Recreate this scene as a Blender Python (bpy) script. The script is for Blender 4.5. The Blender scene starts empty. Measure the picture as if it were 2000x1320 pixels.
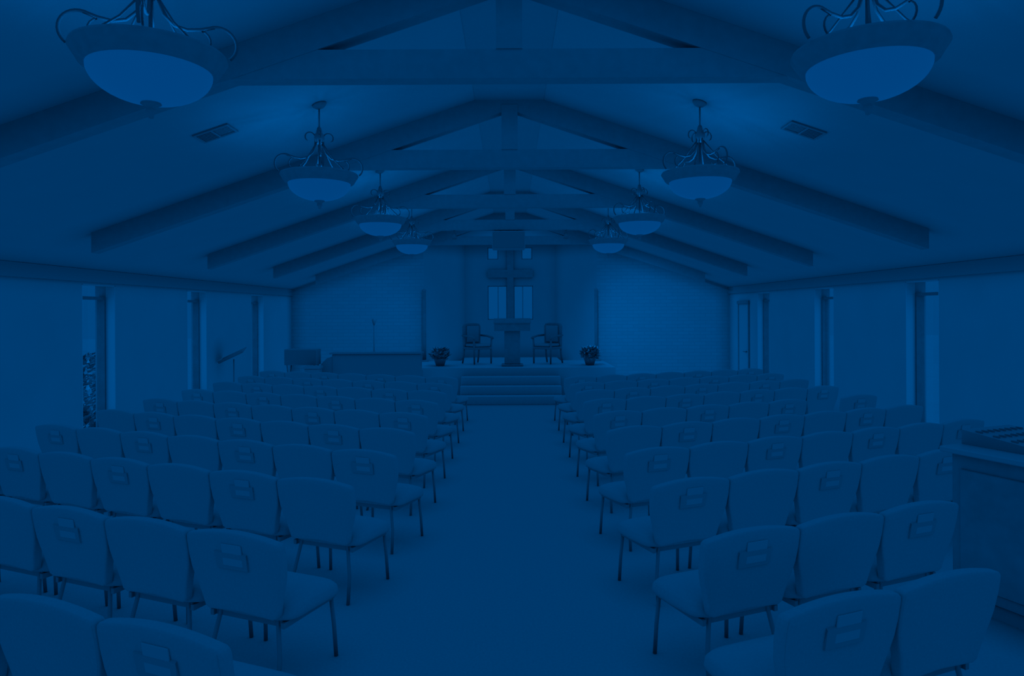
import bpy, math, random
from mathutils import Vector, Matrix
random.seed(7)
PI = math.pi
S = bpy.context.scene
COL = S.collection

# ------------------------------------------------------------------ camera
HC = 2.08                                   # eye height above the floor
cam_d = bpy.data.cameras.new('camera')
cam = bpy.data.objects.new('camera', cam_d); COL.objects.link(cam)
cam_d.sensor_width = 36.0
cam_d.lens = 1350.0 / 2000.0 * 36.0
cam_d.shift_x = 0.0015
cam_d.shift_y = -0.026
cam_d.clip_end = 200
cam.matrix_world = Matrix.Translation((0, 0, HC)) @ Matrix.Rotation(PI / 2, 4, 'X') @ Matrix.Rotation(-0.005, 4, 'Z')
S.camera = cam

# ------------------------------------------------------------------ world, exposure
LIGHT = (0.0, 0.270, 1.0)                   # every lamp and the sky is this deep blue
SKY = 0.215
S.view_settings.view_transform = 'Standard'
S.view_settings.look = 'None'
S.view_settings.exposure = 0.0
S.view_settings.gamma = 1.0
S.view_settings.use_curve_mapping = False
S.cycles.max_bounces = 8
S.cycles.diffuse_bounces = 4
S.cycles.transparent_max_bounces = 12
S.cycles.sample_clamp_indirect = 2.0
S.cycles.use_fast_gi = True                 # soft ambient fill of the room
S.cycles.fast_gi_method = 'REPLACE'
S.cycles.ao_bounces_render = 1
S.cycles.ao_bounces = 1
W = bpy.data.worlds.new('evening_sky'); S.world = W
W.use_nodes = True
W.light_settings.distance = 0.45
W.light_settings.ao_factor = 1.0
nt = W.node_tree; nt.nodes.clear()
wo = nt.nodes.new('ShaderNodeOutputWorld'); bg = nt.nodes.new('ShaderNodeBackground')
tc = nt.nodes.new('ShaderNodeTexCoord'); sp = nt.nodes.new('ShaderNodeSeparateXYZ')
mr = nt.nodes.new('ShaderNodeMapRange')
mr.inputs['From Min'].default_value = 0.2; mr.inputs['From Max'].default_value = 0.7
mr.inputs['To Min'].default_value = SKY; mr.inputs['To Max'].default_value = SKY * 1.5
nt.links.new(tc.outputs['Generated'], sp.inputs[0]); nt.links.new(sp.outputs['Z'], mr.inputs['Value'])
nt.links.new(mr.outputs[0], bg.inputs['Strength'])
bg.inputs['Color'].default_value = (*LIGHT, 1)
nt.links.new(bg.outputs[0], wo.inputs['Surface'])

LAMP_W = 6.2                               # bulb power of one chandelier
BOWL = 0.205                                # glow of its frosted bowl

# ------------------------------------------------------------------ materials
def mat(name, v, rough=0.6, tint=(0.75, 1.0, 1.0), noise=0.0, scale=8.0, metal=0.0, wave=None, spec=0.3):
    m = bpy.data.materials.new(name); m.use_nodes = True
    n = m.node_tree.nodes; l = m.node_tree.links
    b = n['Principled BSDF']
    c = (v * tint[0], v * tint[1], v * tint[2], 1)
    b.inputs['Base Color'].default_value = c
    b.inputs['Roughness'].default_value = rough
    b.inputs['Metallic'].default_value = metal
    b.inputs['Specular IOR Level'].default_value = spec
    if noise or wave:
        t = n.new('ShaderNodeTexCoord')
        if wave:
            tx = n.new('ShaderNodeTexWave'); tx.wave_type = 'BANDS'; tx.bands_direction = wave
            tx.inputs['Scale'].default_value = scale; tx.inputs['Distortion'].default_value = 2.0
            tx.inputs['Detail'].default_value = 2.0
        else:
            tx = n.new('ShaderNodeTexNoise'); tx.inputs['Scale'].default_value = scale
            tx.inputs['Detail'].default_value = 5.0
        l.new(t.outputs['Object'], tx.inputs['Vector'])
        r = n.new('ShaderNodeValToRGB')
        a = 1 - noise; z = 1 + noise
        r.color_ramp.elements[0].position = 0.3; r.color_ramp.elements[1].position = 0.7
        r.color_ramp.elements[0].color = (c[0] * a, c[1] * a, c[2] * a, 1)
        r.color_ramp.elements[1].color = (min(c[0] * z, 1), min(c[1] * z, 1), min(c[2] * z, 1), 1)
        l.new(tx.outputs[0], r.inputs[0]); l.new(r.outputs[0], b.inputs['Base Color'])
    return m

M = {}
M['ceiling'] = mat('ceiling_paint', 0.63, 0.9, noise=0.015, scale=3)
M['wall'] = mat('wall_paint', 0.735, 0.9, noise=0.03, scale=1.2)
M['trim'] = mat('trim_paint', 0.56, 0.7)  # darker tone for baseboards, also carrying shade of ridge strip and wall top
M['reveal'] = mat('window_reveal_paint', 0.95, 0.8)
M['carpet'] = mat('carpet_pile', 0.505, 0.95, noise=0.05, scale=60, spec=0.05)
M['step'] = mat('step_carpet', 0.65, 0.95, noise=0.05, scale=60, spec=0.05)
M['beam'] = mat('stained_timber', 0.51, 0.7, noise=0.05, scale=12)
M['fabric'] = mat('woven_upholstery', 0.555, 0.85, noise=0.04, scale=90, spec=0.15)
M['pocket'] = mat('dark_pocket_cloth', 0.5, 0.9)
M['steel'] = mat('black_powder_coat', 0.42, 0.5)
M['iron'] = mat('dark_bronze_iron', 0.5, 0.5, noise=0.06, scale=20)
M['iron_arm'] = mat('blackened_iron', 0.27, 0.6)
M['oak'] = mat('dark_oak', 0.37, 0.5, noise=0.06, scale=10)
M['wood'] = mat('dark_wood', 0.43, 0.5, noise=0.08, scale=10)
M['wood2'] = mat('medium_wood', 0.52, 0.5, noise=0.06, scale=10)
M['black'] = mat('black_lacquer', 0.5, 0.4)
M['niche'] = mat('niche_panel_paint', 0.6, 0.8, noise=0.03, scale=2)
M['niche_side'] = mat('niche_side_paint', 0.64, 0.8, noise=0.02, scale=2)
M['paper'] = mat('paper', 0.62, 0.8)
M['leaf'] = mat('leaf', 0.75, 0.6, noise=0.15, scale=10)
M['pot'] = mat('glazed_pot', 0.5, 0.4)
M['ground'] = mat('paving', 0.8, 0.9, noise=0.03, scale=2)
M['grille'] = mat('register_metal', 0.5, 0.5)
M['laminate'] = mat('desk_laminate', 0.58, 0.4)

def brick_mat():
    m = bpy.data.materials.new('pale_brick'); m.use_nodes = True
    n = m.node_tree.nodes; l = m.node_tree.links; b = n['Principled BSDF']
    b.inputs['Roughness'].default_value = 0.9; b.inputs['Specular IOR Level'].default_value = 0.1
    t = n.new('ShaderNodeTexCoord'); s = n.new('ShaderNodeSeparateXYZ'); c = n.new('ShaderNodeCombineXYZ')
    l.new(t.outputs['Object'], s.inputs[0]); l.new(s.outputs['X'], c.inputs['X']); l.new(s.outputs['Z'], c.inputs['Y'])
    k = n.new('ShaderNodeTexBrick')
    l.new(c.outputs[0], k.inputs['Vector'])
    k.inputs['Scale'].default_value = 1.0
    k.inputs['Brick Width'].default_value = 0.30; k.inputs['Row Height'].default_value = 0.095
    k.inputs['Mortar Size'].default_value = 0.008
    k.inputs['Color1'].default_value = (0.6, 0.68, 0.68, 1); k.inputs['Color2'].default_value = (0.6, 0.64, 0.64, 1)
    k.inputs['Mortar'].default_value = (0.5, 0.59, 0.59, 1)
    l.new(k.outputs['Color'], b.inputs['Base Color'])
    bp = n.new('ShaderNodeBump'); bp.inputs['Strength'].default_value = 0.3; bp.inputs['Distance'].default_value = 0.01
    bp.invert = True
    l.new(k.outputs['Fac'], bp.inputs['Height']); l.new(bp.outputs[0], b.inputs['Normal'])
    return m
M['brick'] = brick_mat()

def emit_mat(name, strength):
    m = bpy.data.materials.new(name); m.use_nodes = True
    n = m.node_tree.nodes; l = m.node_tree.links
    b = n['Principled BSDF']; b.inputs['Base Color'].default_value = (0.02, 0.02, 0.02, 1)
    b.inputs['Roughness'].default_value = 0.5
    b.inputs['Emission Color'].default_value = (0, 0.25, 1, 1); b.inputs['Emission Strength'].default_value = strength
    return m
M['bowl'] = emit_mat('lit_frosted_glass', BOWL)

def glass_mat():
    m = bpy.data.materials.new('window_glass'); m.use_nodes = True
    n = m.node_tree.nodes; l = m.node_tree.links; n.clear()
    o = n.new('ShaderNodeOutputMaterial'); t = n.new('ShaderNodeBsdfTransparent'); g = n.new('ShaderNodeBsdfGlossy')
    x = n.new('ShaderNodeMixShader'); x.inputs[0].default_value = 0.04
    g.inputs['Roughness'].default_value = 0.02
    l.new(t.outputs[0], x.inputs[1]); l.new(g.outputs[0], x.inputs[2]); l.new(x.outputs[0], o.inputs['Surface'])
    return m
M['glass'] = glass_mat()

# ------------------------------------------------------------------ mesh builder
class MB:
    def __init__(s): s.v = []; s.f = []; s.sm = []
    def add(s, vs, fs, smooth=False):
        k = len(s.v); s.v += [tuple(p) for p in vs]
        for f in fs: s.f.append(tuple(i + k for i in f)); s.sm.append(smooth)
        return s
    def box(s, x0, x1, y0, y1, z0, z1):
        v = [(x, y, z) for x in (x0, x1) for y in (y0, y1) for z in (z0, z1)]
        return s.add(v, [(0, 1, 3, 2), (4, 6, 7, 5), (0, 4, 5, 1), (2, 3, 7, 6), (0, 2, 6, 4), (1, 5, 7, 3)])
    def bbox(s, x0, x1, y0, y1, z0, z1, b=0.01):
        """box with chamfered edges"""
        x = [(x0, x0 + b), (x1, x1 - b)]; y = [(y0, y0 + b), (y1, y1 - b)]; z = [(z0, z0 + b), (z1, z1 - b)]
        V = []; idx = {}
        for i in (0, 1):
            for j in (0, 1):
                for k in (0, 1):
                    for ax in range(3):
                        p = (x[i][0 if ax == 0 else 1], y[j][0 if ax == 1 else 1], z[k][0 if ax == 2 else 1])
                        idx[i, j, k, ax] = len(V); V.append(p)
        F = []
        for i in (0, 1):
            F.append([idx[i, j, k, 0] for j, k in ((0, 0), (0, 1), (1, 1), (1, 0))])
            F.append([idx[j, i, k, 1] for j, k in ((0, 0), (1, 0), (1, 1), (0, 1))])
            F.append([idx[j, k, i, 2] for j, k in ((0, 0), (0, 1), (1, 1), (1, 0))])
        for a in (0, 1):
            for b_ in (0, 1):
                F.append([idx[a, b_, 0, 0], idx[a, b_, 1, 0], idx[a, b_, 1, 1], idx[a, b_, 0, 1]])
                F.append([idx[a, 0, b_, 0], idx[a, 1, b_, 0], idx[a, 1, b_, 2], idx[a, 0, b_, 2]])
                F.append([idx[0, a, b_, 1], idx[1, a, b_, 1], idx[1, a, b_, 2], idx[0, a, b_, 2]])
                for c in (0, 1): F.append([idx[a, b_, c, 0], idx[a, b_, c, 1], idx[a, b_, c, 2]])
        return s.add(V, F)
    def prism(s, pts, axis, a, b, smooth=False):
        """extrude a 2-D outline along an axis ('x': pts are y,z; 'y': pts are x,z; 'z': pts are x,y)"""
        n = len(pts)
        mk = {'x': lambda p, t: (t, p[0], p[1]), 'y': lambda p, t: (p[0], t, p[1]), 'z': lambda p, t: (p[0], p[1], t)}[axis]
        v = [mk(p, a) for p in pts] + [mk(p, b) for p in pts]
        s.add(v, [tuple(range(n))[::-1], tuple(range(n, 2 * n))])
        return s.add(v, [(i, (i + 1) % n, n + (i + 1) % n, n + i) for i in range(n)], smooth)
    def lathe(s, prof, n=24, c=(0, 0, 0), smooth=True):
        k = len(prof)
        v = [(c[0] + r * math.cos(2 * PI * i / n), c[1] + r * math.sin(2 * PI * i / n), c[2] + z) for i in range(n) for r, z in prof]
        f = [(i * k + j, ((i + 1) % n) * k + j, ((i + 1) % n) * k + j + 1, i * k + j + 1) for i in range(n) for j in range(k - 1)]
        return s.add(v, f, smooth)
    def tube(s, pts, r, n=8, cap=True):
        P = [Vector(p) for p in pts]; R = r if isinstance(r, (list, tuple)) else [r] * len(P)
        v = []; up = None
        for i, p in enumerate(P):
            t = (P[min(i + 1, len(P) - 1)] - P[max(i - 1, 0)]).normalized()
            if up is None:
                up = Vector((0, 0, 1)) if abs(t.z) < 0.9 else Vector((1, 0, 0))
            a = (up - t * up.dot(t)).normalized(); up = a; b = t.cross(a)
            for k in range(n):
                q = p + (a * math.cos(2 * PI * k / n) + b * math.sin(2 * PI * k / n)) * R[i]
                v.append(tuple(q))
        f = [(i * n + k, i * n + (k + 1) % n, (i + 1) * n + (k + 1) % n, (i + 1) * n + k) for i in range(len(P) - 1) for k in range(n)]
        if cap: f += [tuple(range(n))[::-1], tuple(range((len(P) - 1) * n, len(P) * n))]
        return s.add(v, f, True)
    def xf(s, m, start=0):
        for i in range(start, len(s.v)): s.v[i] = tuple(m @ Vector(s.v[i]))
        return s
    def build(s, name, m, parent=None, loc=None):
        me = bpy.data.meshes.new(name); me.from_pydata(s.v, [], s.f); me.update()
        import bmesh
        bm = bmesh.new(); bm.from_mesh(me); bmesh.ops.recalc_face_normals(bm, faces=bm.faces); bm.to_mesh(me); bm.free()
        for p, q in zip(me.polygons, s.sm): p.use_smooth = q
        me.materials.append(m)
        o = bpy.data.objects.new(name, me); COL.objects.link(o)
        if parent is not None: o.parent = parent
        if loc is not None: o.location = loc
        return o

def empty(name, loc=(0, 0, 0), rz=0.0):
    o = bpy.data.objects.new(name, None); COL.objects.link(o)
    o.location = loc; o.rotation_euler = (0, 0, rz); o.empty_display_size = 0.2
    return o
def tag(o, label, cat, group=None):
    o['label'] = label; o['category'] = cat
    if group: o['group'] = group
    return o
def struct(o): o['kind'] = 'structure'; return o
def copy_tree(o, parent=None):
    c = o.copy(); COL.objects.link(c)
    if parent is not None: c.parent = parent
    for ch in list(o.children): copy_tree(ch, c)
    return c

# ------------------------------------------------------------------ the shell
XW = 5.9            # side walls
YB, YF = -3.0, 18.6 # back wall, brick front wall
YN = 20.0           # back of the chancel niche
SL = 0.34
def zc(x): return 4.69 - SL * abs(x)

struct(MB().box(-6.25, 6.25, YB - .2, YN + .3, -0.15, 0).build('floor', M['carpet']))
c = MB()
for s in (-1, 1):
    pts = [(0, zc(0)), (s * 6.3, zc(6.3)), (s * 6.3, zc(6.3) + .2), (0, zc(0) + .2)]
    c.prism(pts, 'y', YB - .2, YN + .3)
struct(c.build('ceiling', M['ceiling']))
struct(MB().box(-.4, .4, YB, YF, 4.55, 4.575).build('trim_1', M['trim']))      # flat strip along the ridge, its shading put into the darker paint
struct(MB().box(-6.2, 6.2, YB - .2, YB, 0, 4.9).build('wall_back', M['wall']))

WIN = [9.52, 12.62, 15.72]; WW = 0.80; WZ0, WZ1 = 0.30, 2.49
nwin = 0
for s, nm in ((-1, 'left'), (1, 'right')):
    m = MB(); edges = [YB] + [e for w in WIN for e in (w, w + WW)] + [YN + .3]
    x0, x1 = sorted((s * XW, s * (XW + .30)))
    for a, b in zip(edges[0::2], edges[1::2]): m.box(x0, x1, a, b, 0, 2.72)
    for w in WIN:
        m.box(x0, x1, w, w + WW, 0, WZ0); m.box(x0, x1, w, w + WW, WZ1, 2.72)
    struct(m.build('wall_' + nm, M['wall']))
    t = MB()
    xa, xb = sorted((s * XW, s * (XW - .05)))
    t.box(xa, xb, YB, YF, 2.52, 2.695)  # board added to carry the dark shaded band at the wall top
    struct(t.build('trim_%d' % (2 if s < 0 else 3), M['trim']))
    b = MB(); b.box(*sorted((s * XW, s * (XW - .02))), YB, YF, 0, .12)
    struct(b.build('baseboard_' + nm, M['trim']))
    for w in WIN:
        nwin += 1
        r = struct(empty('window_%d' % nwin, (s * XW, w + WW / 2, WZ0)))
        h = WZ1 - WZ0; a = WW / 2
        # pale plaster lining of the deep reveal
        lin = MB()
        xs = sorted((s * 0.001, s * 0.135))
        lin.box(*xs, -a, -a + .012, 0, h); lin.box(*xs, a - .012, a, 0, h)
        lin.box(*xs, -a, a, h - .012, h); lin.box(*xs, -a, a, 0, .015)
        lin.build('reveal', M['reveal'], r)
        fr = MB(); xs = sorted((s * 0.135, s * 0.25)); fw = .045; hb = h - .165
        fr.box(*xs, -a, -a + fw, 0, hb); fr.box(*xs, a - fw, a, 0, hb)
        fr.box(*xs, -a + fw, a - fw, 0, fw)
        fr.box(*xs, -a + fw, a - fw, hb - .045, hb)
        MB().box(*sorted((s * .20, s * .206)), -a + .012, a - .012, hb, h - .012).build('transom_pane', M['glass'], r)  # pane added so bright sky stands for the glow above the bar
        fr.build('window_frame', M['wood'], r)
        dl = bpy.data.lights.new('daylight', 'AREA'); dl.shape = 'RECTANGLE'; dl.size = .9; dl.size_y = 2.0; dl.energy = 3.0; dl.color = LIGHT  # unseen lamp added outside to brighten the far window jamb
        lo = bpy.data.objects.new('daylight', dl); COL.objects.link(lo); lo.location = (s * 7.3, w - .65, 1.5)
        lo.rotation_euler = Vector((-s * 1.28, 1.1, -.05)).to_track_quat('-Z', 'Y').to_euler()
        MB().box(*sorted((s * .20, s * .206)), -a + fw, a - fw, fw, hb - .045).build('pane', M['glass'], r)

# front brick walls, gable above the niche and the niche itself
NX, NB, NZ = 2.33, 1.33, 4.0
for s, nm in ((-1, 'front_left'), (1, 'front_right')):
    m = MB()
    m.prism([(s * NX, 0), (s * XW, 0), (s * XW, zc(XW)), (s * NX, zc(NX))], 'y', YF, YF + .3)
    struct(m.build('wall_' + nm, M['brick']))
    m = MB()
    m.prism([(s * NX, YF + .3), (s * NX, YF), (s * NB, YN), (s * NB, YN + .3), (s * (NB + .6), YN + .3)], 'z', 0, NZ)
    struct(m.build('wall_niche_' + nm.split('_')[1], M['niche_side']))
m = MB().prism([(-NX, NZ), (NX, NZ), (NX, zc(NX)), (0, zc(0)), (-NX, zc(NX))], 'y', YF, YF + .2)
struct(m.build('wall_front_gable', M['wall']))
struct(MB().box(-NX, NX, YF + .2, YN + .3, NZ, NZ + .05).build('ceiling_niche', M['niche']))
# niche back wall with four openings
OPEN = [(-.655, -.10, 1.84, 2.82), (.10, .655, 1.84, 2.82), (-.655, -.35, 3.585, 3.93), (.33, .635, 3.585, 3.93)]
m = MB(); y0, y1 = YN, YN + .2
m.box(-NB, NB, y0, y1, 0, 1.84); m.box(-NB, NB, y0, y1, 2.82, 3.585); m.box(-NB, NB, y0, y1, 3.93, NZ)
m.box(-NB, -.655, y0, y1, 1.84, 2.82); m.box(-.10, .10, y0, y1, 1.84, 2.82); m.box(.655, NB, y0, y1, 1.84, 2.82)
m.box(-NB, -.655, y0, y1, 3.585, 3.93); m.box(-.35, .33, y0, y1, 3.585, 3.93); m.box(.635, NB, y0, y1, 3.585, 3.93)
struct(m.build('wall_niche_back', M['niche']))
for (a, b, p, q) in OPEN:
    nwin += 1
    r = struct(empty('window_%d' % nwin, ((a + b) / 2, YN + .04, p)))
    hw = (b - a) / 2; hh = q - p; fr = MB(); f = .022
    fr.box(-hw, -hw + f, 0, .06, 0, hh); fr.box(hw - f, hw, 0, .06, 0, hh)
    fr.box(-hw + f, hw - f, 0, .06, 0, f); fr.box(-hw + f, hw - f, 0, .06, hh - f, hh)
    if hh > .5:
        k = .02 if a < 0 else -.02
        fr.box(k - .012, k + .012, 0, .06, f, hh - f)
    fr.build('window_frame', M['wood2'], r)
    MB().box(-hw + f, hw - f, .028, .034, f, hh - f).build('pane', M['glass'], r)

# door in the right hand side wall beside the brick wall
r = struct(empty('door_1', (XW, 17.45, 0)))
fr = MB(); fr.box(-.03, 0, -.40, -.34, 0, 2.28); fr.box(-.03, 0, .34, .40, 0, 2.28); fr.box(-.05, 0, -.42, .42, 2.24, 2.32)
fr.build('door_frame', M['wood'], r)
MB().bbox(-.02, 0, -.34, .34, 0, 2.24, .005).build('door_leaf', M['wall'], r)
MB().tube([(-.02, -.26, 1.05), (-.08, -.26, 1.05), (-.08, -.15, 1.05)], .012).build('door_handle', M['steel'], r)
# ground outdoors
struct(MB().box(-40, 40, -30, 60, -.35, -.16).build('ground', M['ground']))

# ------------------------------------------------------------------ roof trusses
def make_truss():
    r = empty('roof_truss'); T = .075
    top = lambda x: zc(x) - .001
    for s in (-1, 1):
        MB().prism([(0, top(0)), (s * 4.9, top(4.9)), (s * 4.9, top(4.9) - .235), (0, top(0) - .245)], 'y', -T, T).build('rafter', M['beam'], r)
    tz0, tz1 = 3.765, 3.975
    xe = (4.69 - .001 - .24 - tz0) / SL; xt = (4.69 - .06 - tz1) / SL
    MB().prism([(-xe, tz0), (xe, tz0), (xt, tz1), (-xt, tz1)], 'y', -T + .004, T - .004).build('tie_beam', M['beam'], r)
    MB().box(-.095, .095, -T - .006, T + .006, tz1, top(0) - .19).build('king_post', M['beam'], r)
    return r
tr0 = make_truss()
names = ['dark timber roof truss nearest the camera, cropped by the top of the photo',
         'dark timber roof truss, second from the camera, its rafter ends above the nearest windows',
         'dark timber roof truss, third from the camera, behind the second pair of chandeliers',
         'dark timber roof truss, fourth from the camera, with the black box hanging below it',
         'dark timber roof truss farthest away, right before the brick front wall']
for k, nm in enumerate(names):
    t = tr0 if k == 0 else copy_tree(tr0)
    t.location = (0, 5.06 + 3.1 * k, 0); tag(t, nm, 'truss', 'roof trusses')

# ------------------------------------------------------------------ chandeliers
def arc(cx, cz, r, a0, a1, n=10):
    return [(cx + r * math.cos(math.radians(a0 + (a1 - a0) * i / n)), cz + r * math.sin(math.radians(a0 + (a1 - a0) * i / n))) for i in range(n + 1)]
def make_chandelier(drop):
    """origin: centre of the rim; drop: height of the ceiling above it"""
    r = empty('chandelier')
    MB().lathe([(.36, .045), (.365, .03), (.345, .0), (.325, -.035), (.30, -.05), (.285, -.045), (.29, -.02), (.33, .035), (.345, .05), (.36, .045)], 40).build('rim', M['iron'], r)
    pr = [(.292, -.036)] + [(.292 * math.cos(a), -.045 - .165 * math.sin(a)) for a in [PI / 2 * i / 12 for i in range(1, 12)]] + [(.004, -.21)]
    MB().lathe(pr, 40).build('bowl', M['bowl'], r)
    MB().lathe([(.0, -.20), (.045, -.20), (.05, -.215), (.03, -.225), (.022, -.24), (.026, -.25), (.014, -.27), (.012, -.285), (.0, -.29)], 16).build('finial', M['iron'], r)
    z1 = .40
    MB().lathe([(0, z1 + .10), (.018, z1 + .09), (.03, z1 + .04), (.045, z1 + .02), (.05, z1 - .02), (.035, z1 - .05), (.02, z1 - .07), (0, z1 - .075)], 16).build('hub', M['iron'], r)
    MB().tube([(0, 0, z1 + .05), (0, 0, drop - .02)], .008).build('stem', M['iron'], r)
    sg = MB().lathe([(0, 0), (.07, 0), (.068, -.012), (.045, -.035), (.02, -.045), (0, -.048)], 20)
    sg.build('canopy', M['iron'], r, (0, 0, drop)).rotation_euler = (0, 0, 0)
    # scrolled arms
    arm = [(.035, z1 - .03), (.04, z1 - .09), (.06, z1 - .15), (.11, z1 - .20), (.17, z1 - .215), (.235, z1 - .205)]
    scr = arc(.315, .125, .092, 115, -50, 14)
    inner = arc(.225, .135, .055, 80, -140, 10)
    crest = [(.03, z1)] + arc(.085, z1 - .005, .045, 140, -60, 8)
    for k in range(4):
        a = math.radians(20 + 90 * k); ca, sa = math.cos(a), math.sin(a)
        P = lambda q: [(x * ca, x * sa, z) for x, z in q]
        m = MB(); m.tube(P(arm + [(.285, z1 - .235 + .02)][:0] + scr), .0085, 8)
        m.tube(P([(.30, .212)] + inner), .006, 6)
        m.tube(P(crest), .006, 6)
        m.build('scroll_arm', M['iron_arm'], r)
    for k in range(4):
        a = math.radians(65 + 90 * k); ca, sa = math.cos(a), math.sin(a)
        MB().tube([(.03 * ca, .03 * sa, z1 - .05), (.17 * ca, .17 * sa, .17), (.325 * ca, .325 * sa, .03)], .006, 6).build('stay_rod', M['iron_arm'], r)
    # candle sleeve and strap standing inside the bowl
    MB().tube([(0, 0, -.16), (0, 0, z1 - .05)], .010, 8).build('centre_rod', M['iron_arm'], r)
    return r
CZ = 3.355
CX = 1.82
ch0 = make_chandelier(zc(CX) - CZ)
ch0.children[0].name = 'rim'
lamps = []
wl = ['nearest the camera', 'second from the camera', 'third from the camera', 'farthest from the camera']
for k in range(4):
    for s, side in ((-1, 'left'), (1, 'right')):
        t = ch0 if (k == 0 and s < 0) else copy_tree(ch0)
        t.location = (s * CX, 3.51 + 3.1 * k, CZ)
        for o in t.children:
            if o.name.startswith('canopy'): o.rotation_euler = (0, s * math.atan(SL), 0)
        tag(t, 'scrolled iron bowl chandelier in the %s row, %s' % (side, wl[k]), 'chandelier', 'bowl chandeliers')
        lamps.append(t)
for t in lamps:
    ld = bpy.data.lights.new('chandelier_bulb', 'POINT'); ld.shadow_soft_size = .10; ld.energy = LAMP_W; ld.color = LIGHT
    lo = bpy.data.objects.new('chandelier_bulb', ld); COL.objects.link(lo); lo.parent = t; lo.location = (0, 0, -.085)

# ------------------------------------------------------------------ ceiling registers
for s, side in ((-1, 'left'), (1, 'right')):
    x = 2.74
    r = empty('ceiling_register', (s * x, 6.44, zc(x) - .001)); r.rotation_euler = (0, s * math.atan(SL), 0)
    f = MB(); f.box(-.17, .17, -.13, -.11, -.015, 0); f.box(-.17, .17, .11, .13, -.015, 0)
    f.box(-.17, -.15, -.11, .11, -.015, 0); f.box(.15, .17, -.11, .11, -.015, 0); f.box(-.008, .008, -.11, .11, -.015, 0)
    f.build('frame', M['grille'], r)
    MB().box(*sorted((s * .008, s * .15)), -.11, .11, -.006, -.001).build('damper', M['black'], r)
    g = MB()
    for i in range(7):
        y = -.10 + i * .032; g.box(-.15, .15, y, y + .012, -.014, -.009)
    g.build('louvre', M['grille'], r)
    tag(r, 'slatted metal air register in the %s slope of the ceiling' % side, 'vent', 'ceiling air registers')

# ------------------------------------------------------------------ chancel platform and steps
st = empty('chancel_platform', (0, 16.24, 0))
MB().bbox(-2.46, 2.46, 0, 2.35, 0, .76, .008).build('deck', M['step'], st)
MB().box(-NB, NB, 2.35, 3.75, 0, .76).build('niche_deck', M['step'], st)
for k in range(3):
    y = -.84 + .28 * k
    b = MB(); b.bbox(-1.15, 1.15, y, 0, .19 * k, .19 * (k + 1), .008); b.build('step', M['step'], st)
tag(st, 'raised carpeted platform with steps at the end of the centre aisle', 'platform')

# cross
cr = empty('cross', (0, 19.945, 1.78))
MB().bbox(-.095, .095, -.05, .05, 0, 2.10, .012).build('upright', M['wood'], cr)
MB().bbox(-.655, .655, -.045, .045, 1.27, 1.50, .012).build('crossbar', M['wood'], cr)
tag(cr, 'large plain wooden cross in front of the niche windows', 'cross')

# pulpit
pu = empty('pulpit', (.04, 16.75, .76))
MB().bbox(-.26, .26, -.2, .22, 0, .05, .012).build('base', M['wood'], pu)
MB().bbox(-.19, .19, -.14, .16, .05, .86, .015).build('pedestal', M['wood'], pu)
tp = MB(); tp.prism([(-.24, .85), (.26, .85), (.26, 1.13), (-.24, 1.04)], 'x', -.43, .43); tp.build('desk', M['wood'], pu)
tp = MB(); tp.prism([(-.26, 1.03), (.28, 1.125), (.28, 1.15), (-.26, 1.055)], 'x', -.45, .45); tp.build('desk_top', M['wood'], pu)
tag(pu, 'wooden T shaped pulpit standing before the cross', 'pulpit')

# pulpit chairs
def make_armchair():
    r = empty('pulpit_chair')
    out = [(-.24, .42), (-.25, .93), (-.21, .99), (-.12, 1.01), (.12, 1.01), (.21, .99), (.25, .93), (.24, .42)]
    MB().prism(out, 'y', -.03, .06).build('backrest', M['oak'], r)
    MB().bbox(-.19, .19, .06, .09, .52, .95, .02).build('back_cushion', M['black'], r)
    MB().bbox(-.27, .27, .0, .54, .36, .42, .015).build('seat_frame', M['oak'], r)
    MB().bbox(-.24, .24, .07, .53, .42, .50, .03).build('seat_cushion', M['black'], r)
    for s in (-1, 1):
        MB().tube([(s * .27, .0, .70), (s * .28, .3, .69), (s * .28, .50, .66), (s * .28, .56, .63)], [.025, .027, .03, .025]).build('armrest', M['oak'], r)
        MB().tube([(s * .27, .50, .66), (s * .26, .50, .42), (s * .255, .50, 0)], [.022, .026, .02]).build('leg', M['oak'], r)
        MB().tube([(s * .23, .02, .45), (s * .23, .0, .2), (s * .235, -.05, 0)], [.026, .026, .02]).build('leg', M['oak'], r)
    return r
a0 = make_armchair(); a0.location = (-1.0, 17.55, .775); a0.rotation_euler = (0, 0, math.radians(-142))
tag(a0, 'dark high backed armchair left of the pulpit', 'armchair', 'pulpit armchairs')
a1 = copy_tree(a0); a1.location = (1.09, 17.55, .775); a1.rotation_euler = (0, 0, math.radians(142))
tag(a1, 'dark high backed armchair right of the pulpit', 'armchair', 'pulpit armchairs')

# posts at the sides of the niche
for s, x, side, rr in ((-1, -2.30, 'left', .050), (1, 2.28, 'right', .040)):
    p = empty('post', (x, 18.42, .76))
    MB().lathe([(0, 0), (.12, 0), (.12, .015), (.06, .03), (.03, .05), (0, .05)], 20).build('base', M['wood'], p)
    MB().lathe([(0, .05), (rr, .05), (rr, 1.0), (rr * .95, 1.86), (rr * 1.15, 1.87), (rr * 1.15, 1.9), (0, 1.94)], 16).build('shaft', M['wood'], p)
    tag(p, 'tall slim dark post at the %s edge of the niche' % side, 'post', 'posts beside the niche')

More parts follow.
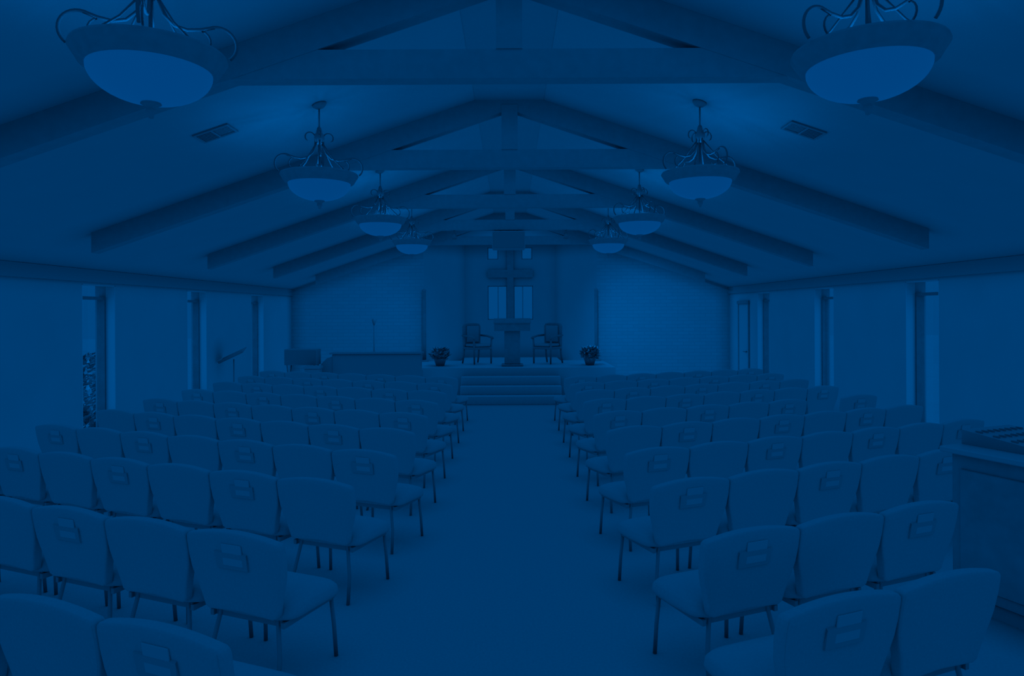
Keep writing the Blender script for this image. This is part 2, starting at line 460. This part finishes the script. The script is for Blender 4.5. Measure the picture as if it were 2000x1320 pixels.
# leafy things
def leaves(n, rad, h, z0, size, seed):
    g = random.Random(seed); m = MB()
    for i in range(n):
        a = g.uniform(0, 2 * PI); z = g.random(); rr = rad * math.sqrt(g.random()) * (0.55 + .45 * math.sin(PI * min(1, z * .9 + .1)))
        c = Vector((rr * math.cos(a), rr * math.sin(a), z0 + z * h))
        d = Vector((math.cos(a + g.uniform(-.6, .6)), math.sin(a + g.uniform(-.6, .6)), g.uniform(.1, 1.0))).normalized()
        sd = d.cross(Vector((g.uniform(-.3, .3), g.uniform(-.3, .3), 1))).normalized(); up = d.cross(sd)
        L = size * g.uniform(.7, 1.3); w = L * .32
        m.add([c, c + d * L * .45 + sd * w + up * L * .05, c + d * L, c + d * L * .45 - sd * w + up * L * .05], [(0, 1, 2, 3)])
    return m
for s, x, side in ((-1, -1.72, 'left'), (1, 1.93, 'right')):
    p = empty('potted_plant', (x, 16.85, .76))
    MB().lathe([(0, 0), (.10, 0), (.15, .16), (.155, .18), (.135, .18), (.12, .15), (0, .15)], 20).build('pot', M['pot'], p)
    m = leaves(240, .21, .26, .15, .12, 11 + s)
    m.build('foliage', M['leaf'], p)
    tag(p, 'bushy potted plant on the platform, %s of the pulpit chairs' % side, 'plant', 'potted plants on the platform')

# hanging speaker box
sb = empty('hanging_speaker', (0, 14.36, 3.765))
MB().bbox(-.37, .31, -.16, .22, -.40, -.03, .02).build('cabinet', M['black'], sb)
MB().box(-.34, .28, -.168, -.158, -.37, -.06).build('grille', M['steel'], sb)
br = MB(); br.box(-.22, -.18, -.04, .04, -.05, 0); br.box(.13, .17, -.04, .04, -.05, 0); br.build('bracket', M['steel'], sb)
tag(sb, 'black speaker box hanging under the tie beam before the cross', 'speaker')
# small spot heads on the last truss
for s, side in ((-1, 'left'), (1, 'right')):
    p = empty('spotlight', (s * 1.16, 14.36, 3.765))
    MB().box(-.02, .02, -.02, .02, -.06, 0).build('mount', M['steel'], p)
    MB().lathe([(0, 0), (.04, 0), (.055, -.12), (.05, -.12), (.035, -.02), (0, -.02)], 14, (0, .0, -.06)).build('lamp_head', M['steel'], p)
    sl = bpy.data.lights.new('spotlight_beam', 'SPOT'); sl.energy = 205.0 if s > 0 else 95.0; sl.color = LIGHT
    sl.spot_size = math.radians(62); sl.spot_blend = 1.0; sl.shadow_soft_size = .012
    lo = bpy.data.objects.new('spotlight_beam', sl); COL.objects.link(lo); lo.parent = p; lo.location = (0, 0, -.20)
    lo.rotation_euler = Vector((s * 2.9, 4.2, -2.6)).to_track_quat('-Z', 'Y').to_euler()
    tag(p, 'small spotlight under the fourth truss, %s of the hanging speaker box' % side, 'spotlight', 'chancel spotlights')

# ------------------------------------------------------------------ piano, stands and amplifier at the front left
pn = empty('upright_piano', (-3.02, 15.4, 0))
b = MB(); b.bbox(-.93, 1.02, -.12, .20, .06, 1.15, .015); b.build('case', M['black'], pn)
b = MB(); b.prism([(-.16, 1.15), (.24, 1.15), (.24, 1.185), (-.16, 1.185)], 'x', -.98, 1.06); b.build('lid', M['black'], pn)
b = MB(); b.bbox(-.90, 1.0, .20, .52, .58, .74, .012); b.build('keyboard_shelf', M['black'], pn)
b = MB(); b.box(-.80, .90, .27, .50, .74, .76); b.build('keys', M['paper'], pn)
for x in (-.86, .96):
    MB().bbox(x - .04, x + .04, .42, .50, .0, .58, .01).build('leg', M['black'], pn)
b = MB(); b.prism([(-1.18, .55), (-.93, .55), (-.93, 1.10), (-1.05, 1.06), (-1.18, .93)], 'y', -.10, .18); b.build('side_panel', M['black'], pn)
MB().bbox(-1.16, 1.02, -.10, .18, 0, .06, .01).build('plinth', M['black'], pn)
tag(pn, 'long black piano case in front of the left brick wall', 'piano')

def mic_stand(x, y):
    r = empty('microphone_stand', (x, y, 0))
    MB().lathe([(0, 0), (.16, 0), (.16, .015), (.03, .035), (0, .035)], 20).build('base', M['steel'], r)
    MB().tube([(0, 0, .03), (0, 0, 1.0), (0, 0, 1.80)], [.022, .020, .016]).build('pole', M['steel'], r)
    MB().lathe([(0, 1.78), (.02, 1.78), (.045, 1.86), (.05, 1.90), (.03, 1.93), (0, 1.935)], 14).build('microphone', M['steel'], r)
    return tag(r, 'thin black microphone stand rising behind the piano', 'microphone stand')
mic_stand(-3.15, 15.95)

am = empty('amplifier', (-4.62, 15.35, 0))
MB().bbox(-.36, .36, -.17, .17, .92, 1.27, .012).build('cabinet', M['black'], am)
MB().box(-.33, .33, -.176, -.168, .95, 1.24).build('grille', M['steel'], am)
for x in (-.30, .30):
    b = MB(); b.tube([(x, -.16, 0), (x, .16, .93)], .014); b.tube([(x, .16, 0), (x, -.16, .93)], .014); b.build('stand_leg', M['steel'], am)
tag(am, 'black rectangular speaker cabinet on a stand, left of the piano', 'speaker')
sp2 = empty('side_table', (-4.28, 14.98, 0))
MB().bbox(-.18, .18, -.14, .14, .86, .92, .008).build('table_top', M['laminate'], sp2)
MB().bbox(-.16, .16, -.12, .12, .62, .86, .008).build('drawer_box', M['laminate'], sp2)
for x in (-.14, .14):
    for y in (-.10, .10): MB().box(x - .015, x + .015, y - .015, y + .015, 0, .675).build('leg', M['laminate'], sp2)
tag(sp2, 'small pale side table below the black speaker cabinet', 'table')

ms = empty('music_stand', (-5.60, 13.98, 0))
for k in range(3):
    a = math.radians(90 + 120 * k)
    MB().tube([(0, 0, .28), (  .2 * math.cos(a), .2 * math.sin(a), .0)], .009).build('leg', M['steel'], ms)
MB().tube([(0, 0, .12), (0, 0, 1.14)], .012).build('pole', M['steel'], ms)
d = MB(); d.bbox(-.27, .27, -.006, .006, -.16, .16, .004); d.box(-.27, .27, -.05, -.006, -.165, -.155)
d.xf(Matrix.Translation((-.02, 0, 1.22)) @ Matrix.Rotation(math.radians(-25), 4, 'Y') @ Matrix.Rotation(math.radians(-72), 4, 'X'))
d.build('desk', M['steel'], ms)
tag(ms, 'black music stand with tilted desk between the second and third left windows', 'music stand')

# shrub outdoors
sh = empty('shrub', (-7.75, 12.3, -.16))
leaves(900, .55, 1.35, .15, .16, 5).build('foliage', M['leaf'], sh)
MB().tube([(0, 0, 0), (.02, .03, .5), (-.02, .05, 1.1)], [.04, .03, .015]).build('stem', M['wood'], sh)
tag(sh, 'dark leafy shrub outside the nearest left window', 'shrub')

# ------------------------------------------------------------------ sound desk at the back right
sd = empty('sound_desk', (4.586, 4.547, 0), math.radians(22))
MB().bbox(-1.25, .70, -1.1, .86, .10, 1.075, .01).build('cabinet', M['wood'], sd)
MB().box(-1.21, .66, -1.06, .82, 0, .10).build('plinth', M['black'], sd)
MB().bbox(-1.31, .75, -1.15, .91, 1.075, 1.115, .008).build('worktop', M['laminate'], sd)
for i in range(3):
    y = -1.02 + i * .63
    MB().bbox(-1.268, -1.25, y, y + .55, .18, .97, .006).build('side_panel', M['wood'], sd)
tag(sd, 'dark panelled sound desk with pale worktop at the right edge', 'desk')
mx = empty('mixing_console', (3.56, 4.86, 1.116), math.radians(22))
MB().prism([(-.22, 0), (.22, 0), (.22, .10), (-.22, .05)], 'x', -.26, .26).build('housing', M['black'], mx)
for i in range(8):
    for j in range(3):
        x = -.23 + i * .062; y = -.14 + j * .12; z = .075 + y * .114
        MB().box(x, x + .02, y, y + .04, z - .01, z + .015).build('fader', M['steel'], mx)
tag(mx, 'black mixing console on the sound desk', 'mixing console')

# ------------------------------------------------------------------ congregation chairs
ANG = math.radians(22.0); PITCH = 0.652
def make_chair():
    r = empty('chair')
    # back: tapered outline with an arched top, pillow edged, raked
    half = [(.0, .425), (.222, .41), (.250, .425), (.262, .48), (.278, .54), (.299, .60), (.316, .66), (.3245, .74), (.3250, .818), (.321, .840), (.308, .852)]
    top = [(.288 - .576 * i / 14.0, .856 + .030 * (1 - ((.288 - .576 * i / 14.0) / .29) ** 2)) for i in range(15)]
    out = half + top + [(-x, z) for x, z in half[::-1]][:-1]
    n = len(out); cz = .66
    def ring(k, y): return [(x * (1 - k * .022 / .30), y + (.885 - z) * .16, cz + (z - cz) * (1 - k * .022 / .23)) for x, z in out]
    rings = [ring(2.2, -.026), ring(.6, -.0255), ring(.18, -.022), ring(.03, -.016), ring(0, -.008), ring(0, .022), ring(.05, .030), ring(.4, .037), ring(2.0, .040)]
    v = [p for q in rings for p in q]; f = []
    for a in range(len(rings) - 1):
        for i in range(n): f.append((a * n + i, a * n + (i + 1) % n, (a + 1) * n + (i + 1) % n, (a + 1) * n + i))
    f += [tuple(range(n)), tuple(range((len(rings) - 1) * n, len(rings) * n))]
    MB().add(v, f, True).build('backrest', M['fabric'], r)
    # seat cushion: rounded rectangle, crowned
    prof = []
    for i in range(32):
        a = 2 * PI * i / 32; cx, cy = math.cos(a), math.sin(a)
        e = 0.36
        prof.append((math.copysign(abs(cx) ** e, cx), math.copysign(abs(cy) ** e, cy)))
    V = []; lev = [(.92, .385), (.98, .395), (1.0, .42), (.985, .452), (.92, .472), (.75, .480), (.4, .485)]
    for s, z in lev: V += [(.321 * s * px * (1.0 if py > 0 else .97), .335 + .245 * s * py, z - (.012 if py > .8 and s > .9 else 0)) for px, py in prof]
    F = [(a * 32 + i, a * 32 + (i + 1) % 32, (a + 1) * 32 + (i + 1) % 32, (a + 1) * 32 + i) for a in range(len(lev) - 1) for i in range(32)]
    F += [tuple(range(32)), tuple(range((len(lev) - 1) * 32, len(lev) * 32))]
    MB().add(V, F, True).build('seat', M['fabric'], r)
    fr = MB(); fr.box(-.25, .25, .12, .145, .352, .385); fr.box(-.25, .25, .52, .545, .352, .385)
    fr.box(-.262, -.238, .10, .55, .352, .385); fr.box(.238, .262, .10, .55, .352, .385); fr.build('seat_frame', M['steel'], r)
    for s in (-1, 1):
        MB().tube([(s * .25, .53, .37), (s * .262, .545, .18), (s * .268, .555, 0)], .0125, 8).build('leg', M['steel'], r)
        MB().tube([(s * .19, .125, .50), (s * .20, .125, .40), (s * .24, .09, .18), (s * .262, .04, 0)], .0125, 8).build('leg', M['steel'], r)
    return r
def add_pocket(r):
    m = MB(); y = lambda z: (.885 - z) * .16 - .026
    m.add([(-.11, y(.675) + .004, .675), (.11, y(.675) + .004, .675), (.11, y(.785) + .004, .785), (-.11, y(.785) + .004, .785),
           (-.105, y(.675) - .011, .68), (.105, y(.675) - .011, .68), (.11, y(.775) - .014, .77), (-.11, y(.775) - .014, .77)],
          [(0, 1, 2, 3), (4, 5, 6, 7), (0, 4, 7, 3), (1, 2, 6, 5), (0, 1, 5, 4), (2, 3, 7, 6)])
    return m.build('book_pocket', M['pocket'], r)
def make_booklet():
    b = MB().bbox(-.07, .07, -.005, .005, 0, .125, .003)
    return b.build('booklet', M['paper'])
plain = make_chair(); pocketed = copy_tree(plain); add_pocket(pocketed)
book0 = make_booklet()
used = {'plain': False, 'pocket': False, 'book': False}
LEFT = [2.52, 3.65, 4.85, 5.88, 7.0, 8.1, 9.25, 10.4, 11.5, 12.65]
RIGHT = [2.76, 3.66, 4.80, 5.92, 7.05, 8.15, 9.3, 10.4, 11.5, 12.6]
ordn = ['first', 'second', 'third', 'fourth', 'fifth', 'sixth', 'seventh', 'eighth', 'ninth', 'tenth']
OFF = {('left', 0): 1.05, ('left', 1): 1.22, ('left', 2): 1.12, ('right', 0): 1.08, ('right', 1): 1.02}
rn = {0: 'row nearest the camera', 9: 'front row by platform'}
for side, s, rows in (('left', -1, LEFT), ('right', 1, RIGHT)):
    for ri, d in enumerate(rows):
        row = rn.get(ri, '%s row from the camera' % ordn[ri])
        for ci in range(7):
            t = (ci + .5) * PITCH
            x = s * (OFF.get((side, ri), .985) + t * math.cos(ANG)); y = d + t * math.sin(ANG)
            if abs(x) - .45 > .745 * (y + .15): continue            # outside the frame
            if side == 'right' and ((ri == 1 and ci > 2) or (ri == 0 and ci > 1)): continue      # the sound desk stands here
            if side == 'right' and ri == 5 and ci == 5: continue     # a gap in this row
            has = ((ci + (1 if (side, ri) in (('left', 2),) or ri in (4, 7) else 0)) % 2 == 0)
            key = 'pocket' if has else 'plain'
            o = (pocketed if has else plain)
            if used[key]: o = copy_tree(o)
            used[key] = True
            o.location = (x, y, 0); o.rotation_euler = (0, 0, s * ANG)
            where = 'on the aisle' if ci == 0 else ('at the wall end' if ci == 6 else '%s from the aisle' % ordn[ci])
            tag(o, 'dark padded chair, %s block, %s, %s' % (side, row, where), 'chair', 'chairs in rows')
            if has:
                b = book0 if not used['book'] else book0.copy()
                if used['book']: COL.objects.link(b)
                used['book'] = True
                z = .70
                q = Matrix.Translation((x, y, 0)) @ Matrix.Rotation(s * ANG, 4, 'Z') @ Matrix.Translation((.01, (.885 - .74) * .16 - .026 - .002, z)) @ Matrix.Rotation(math.radians(9), 4, 'X')
                b.matrix_world = q
                tag(b, 'pale booklet in chair pocket, %s block, %s, %s' % (side, row, where), 'booklet', 'booklets in chair pockets')
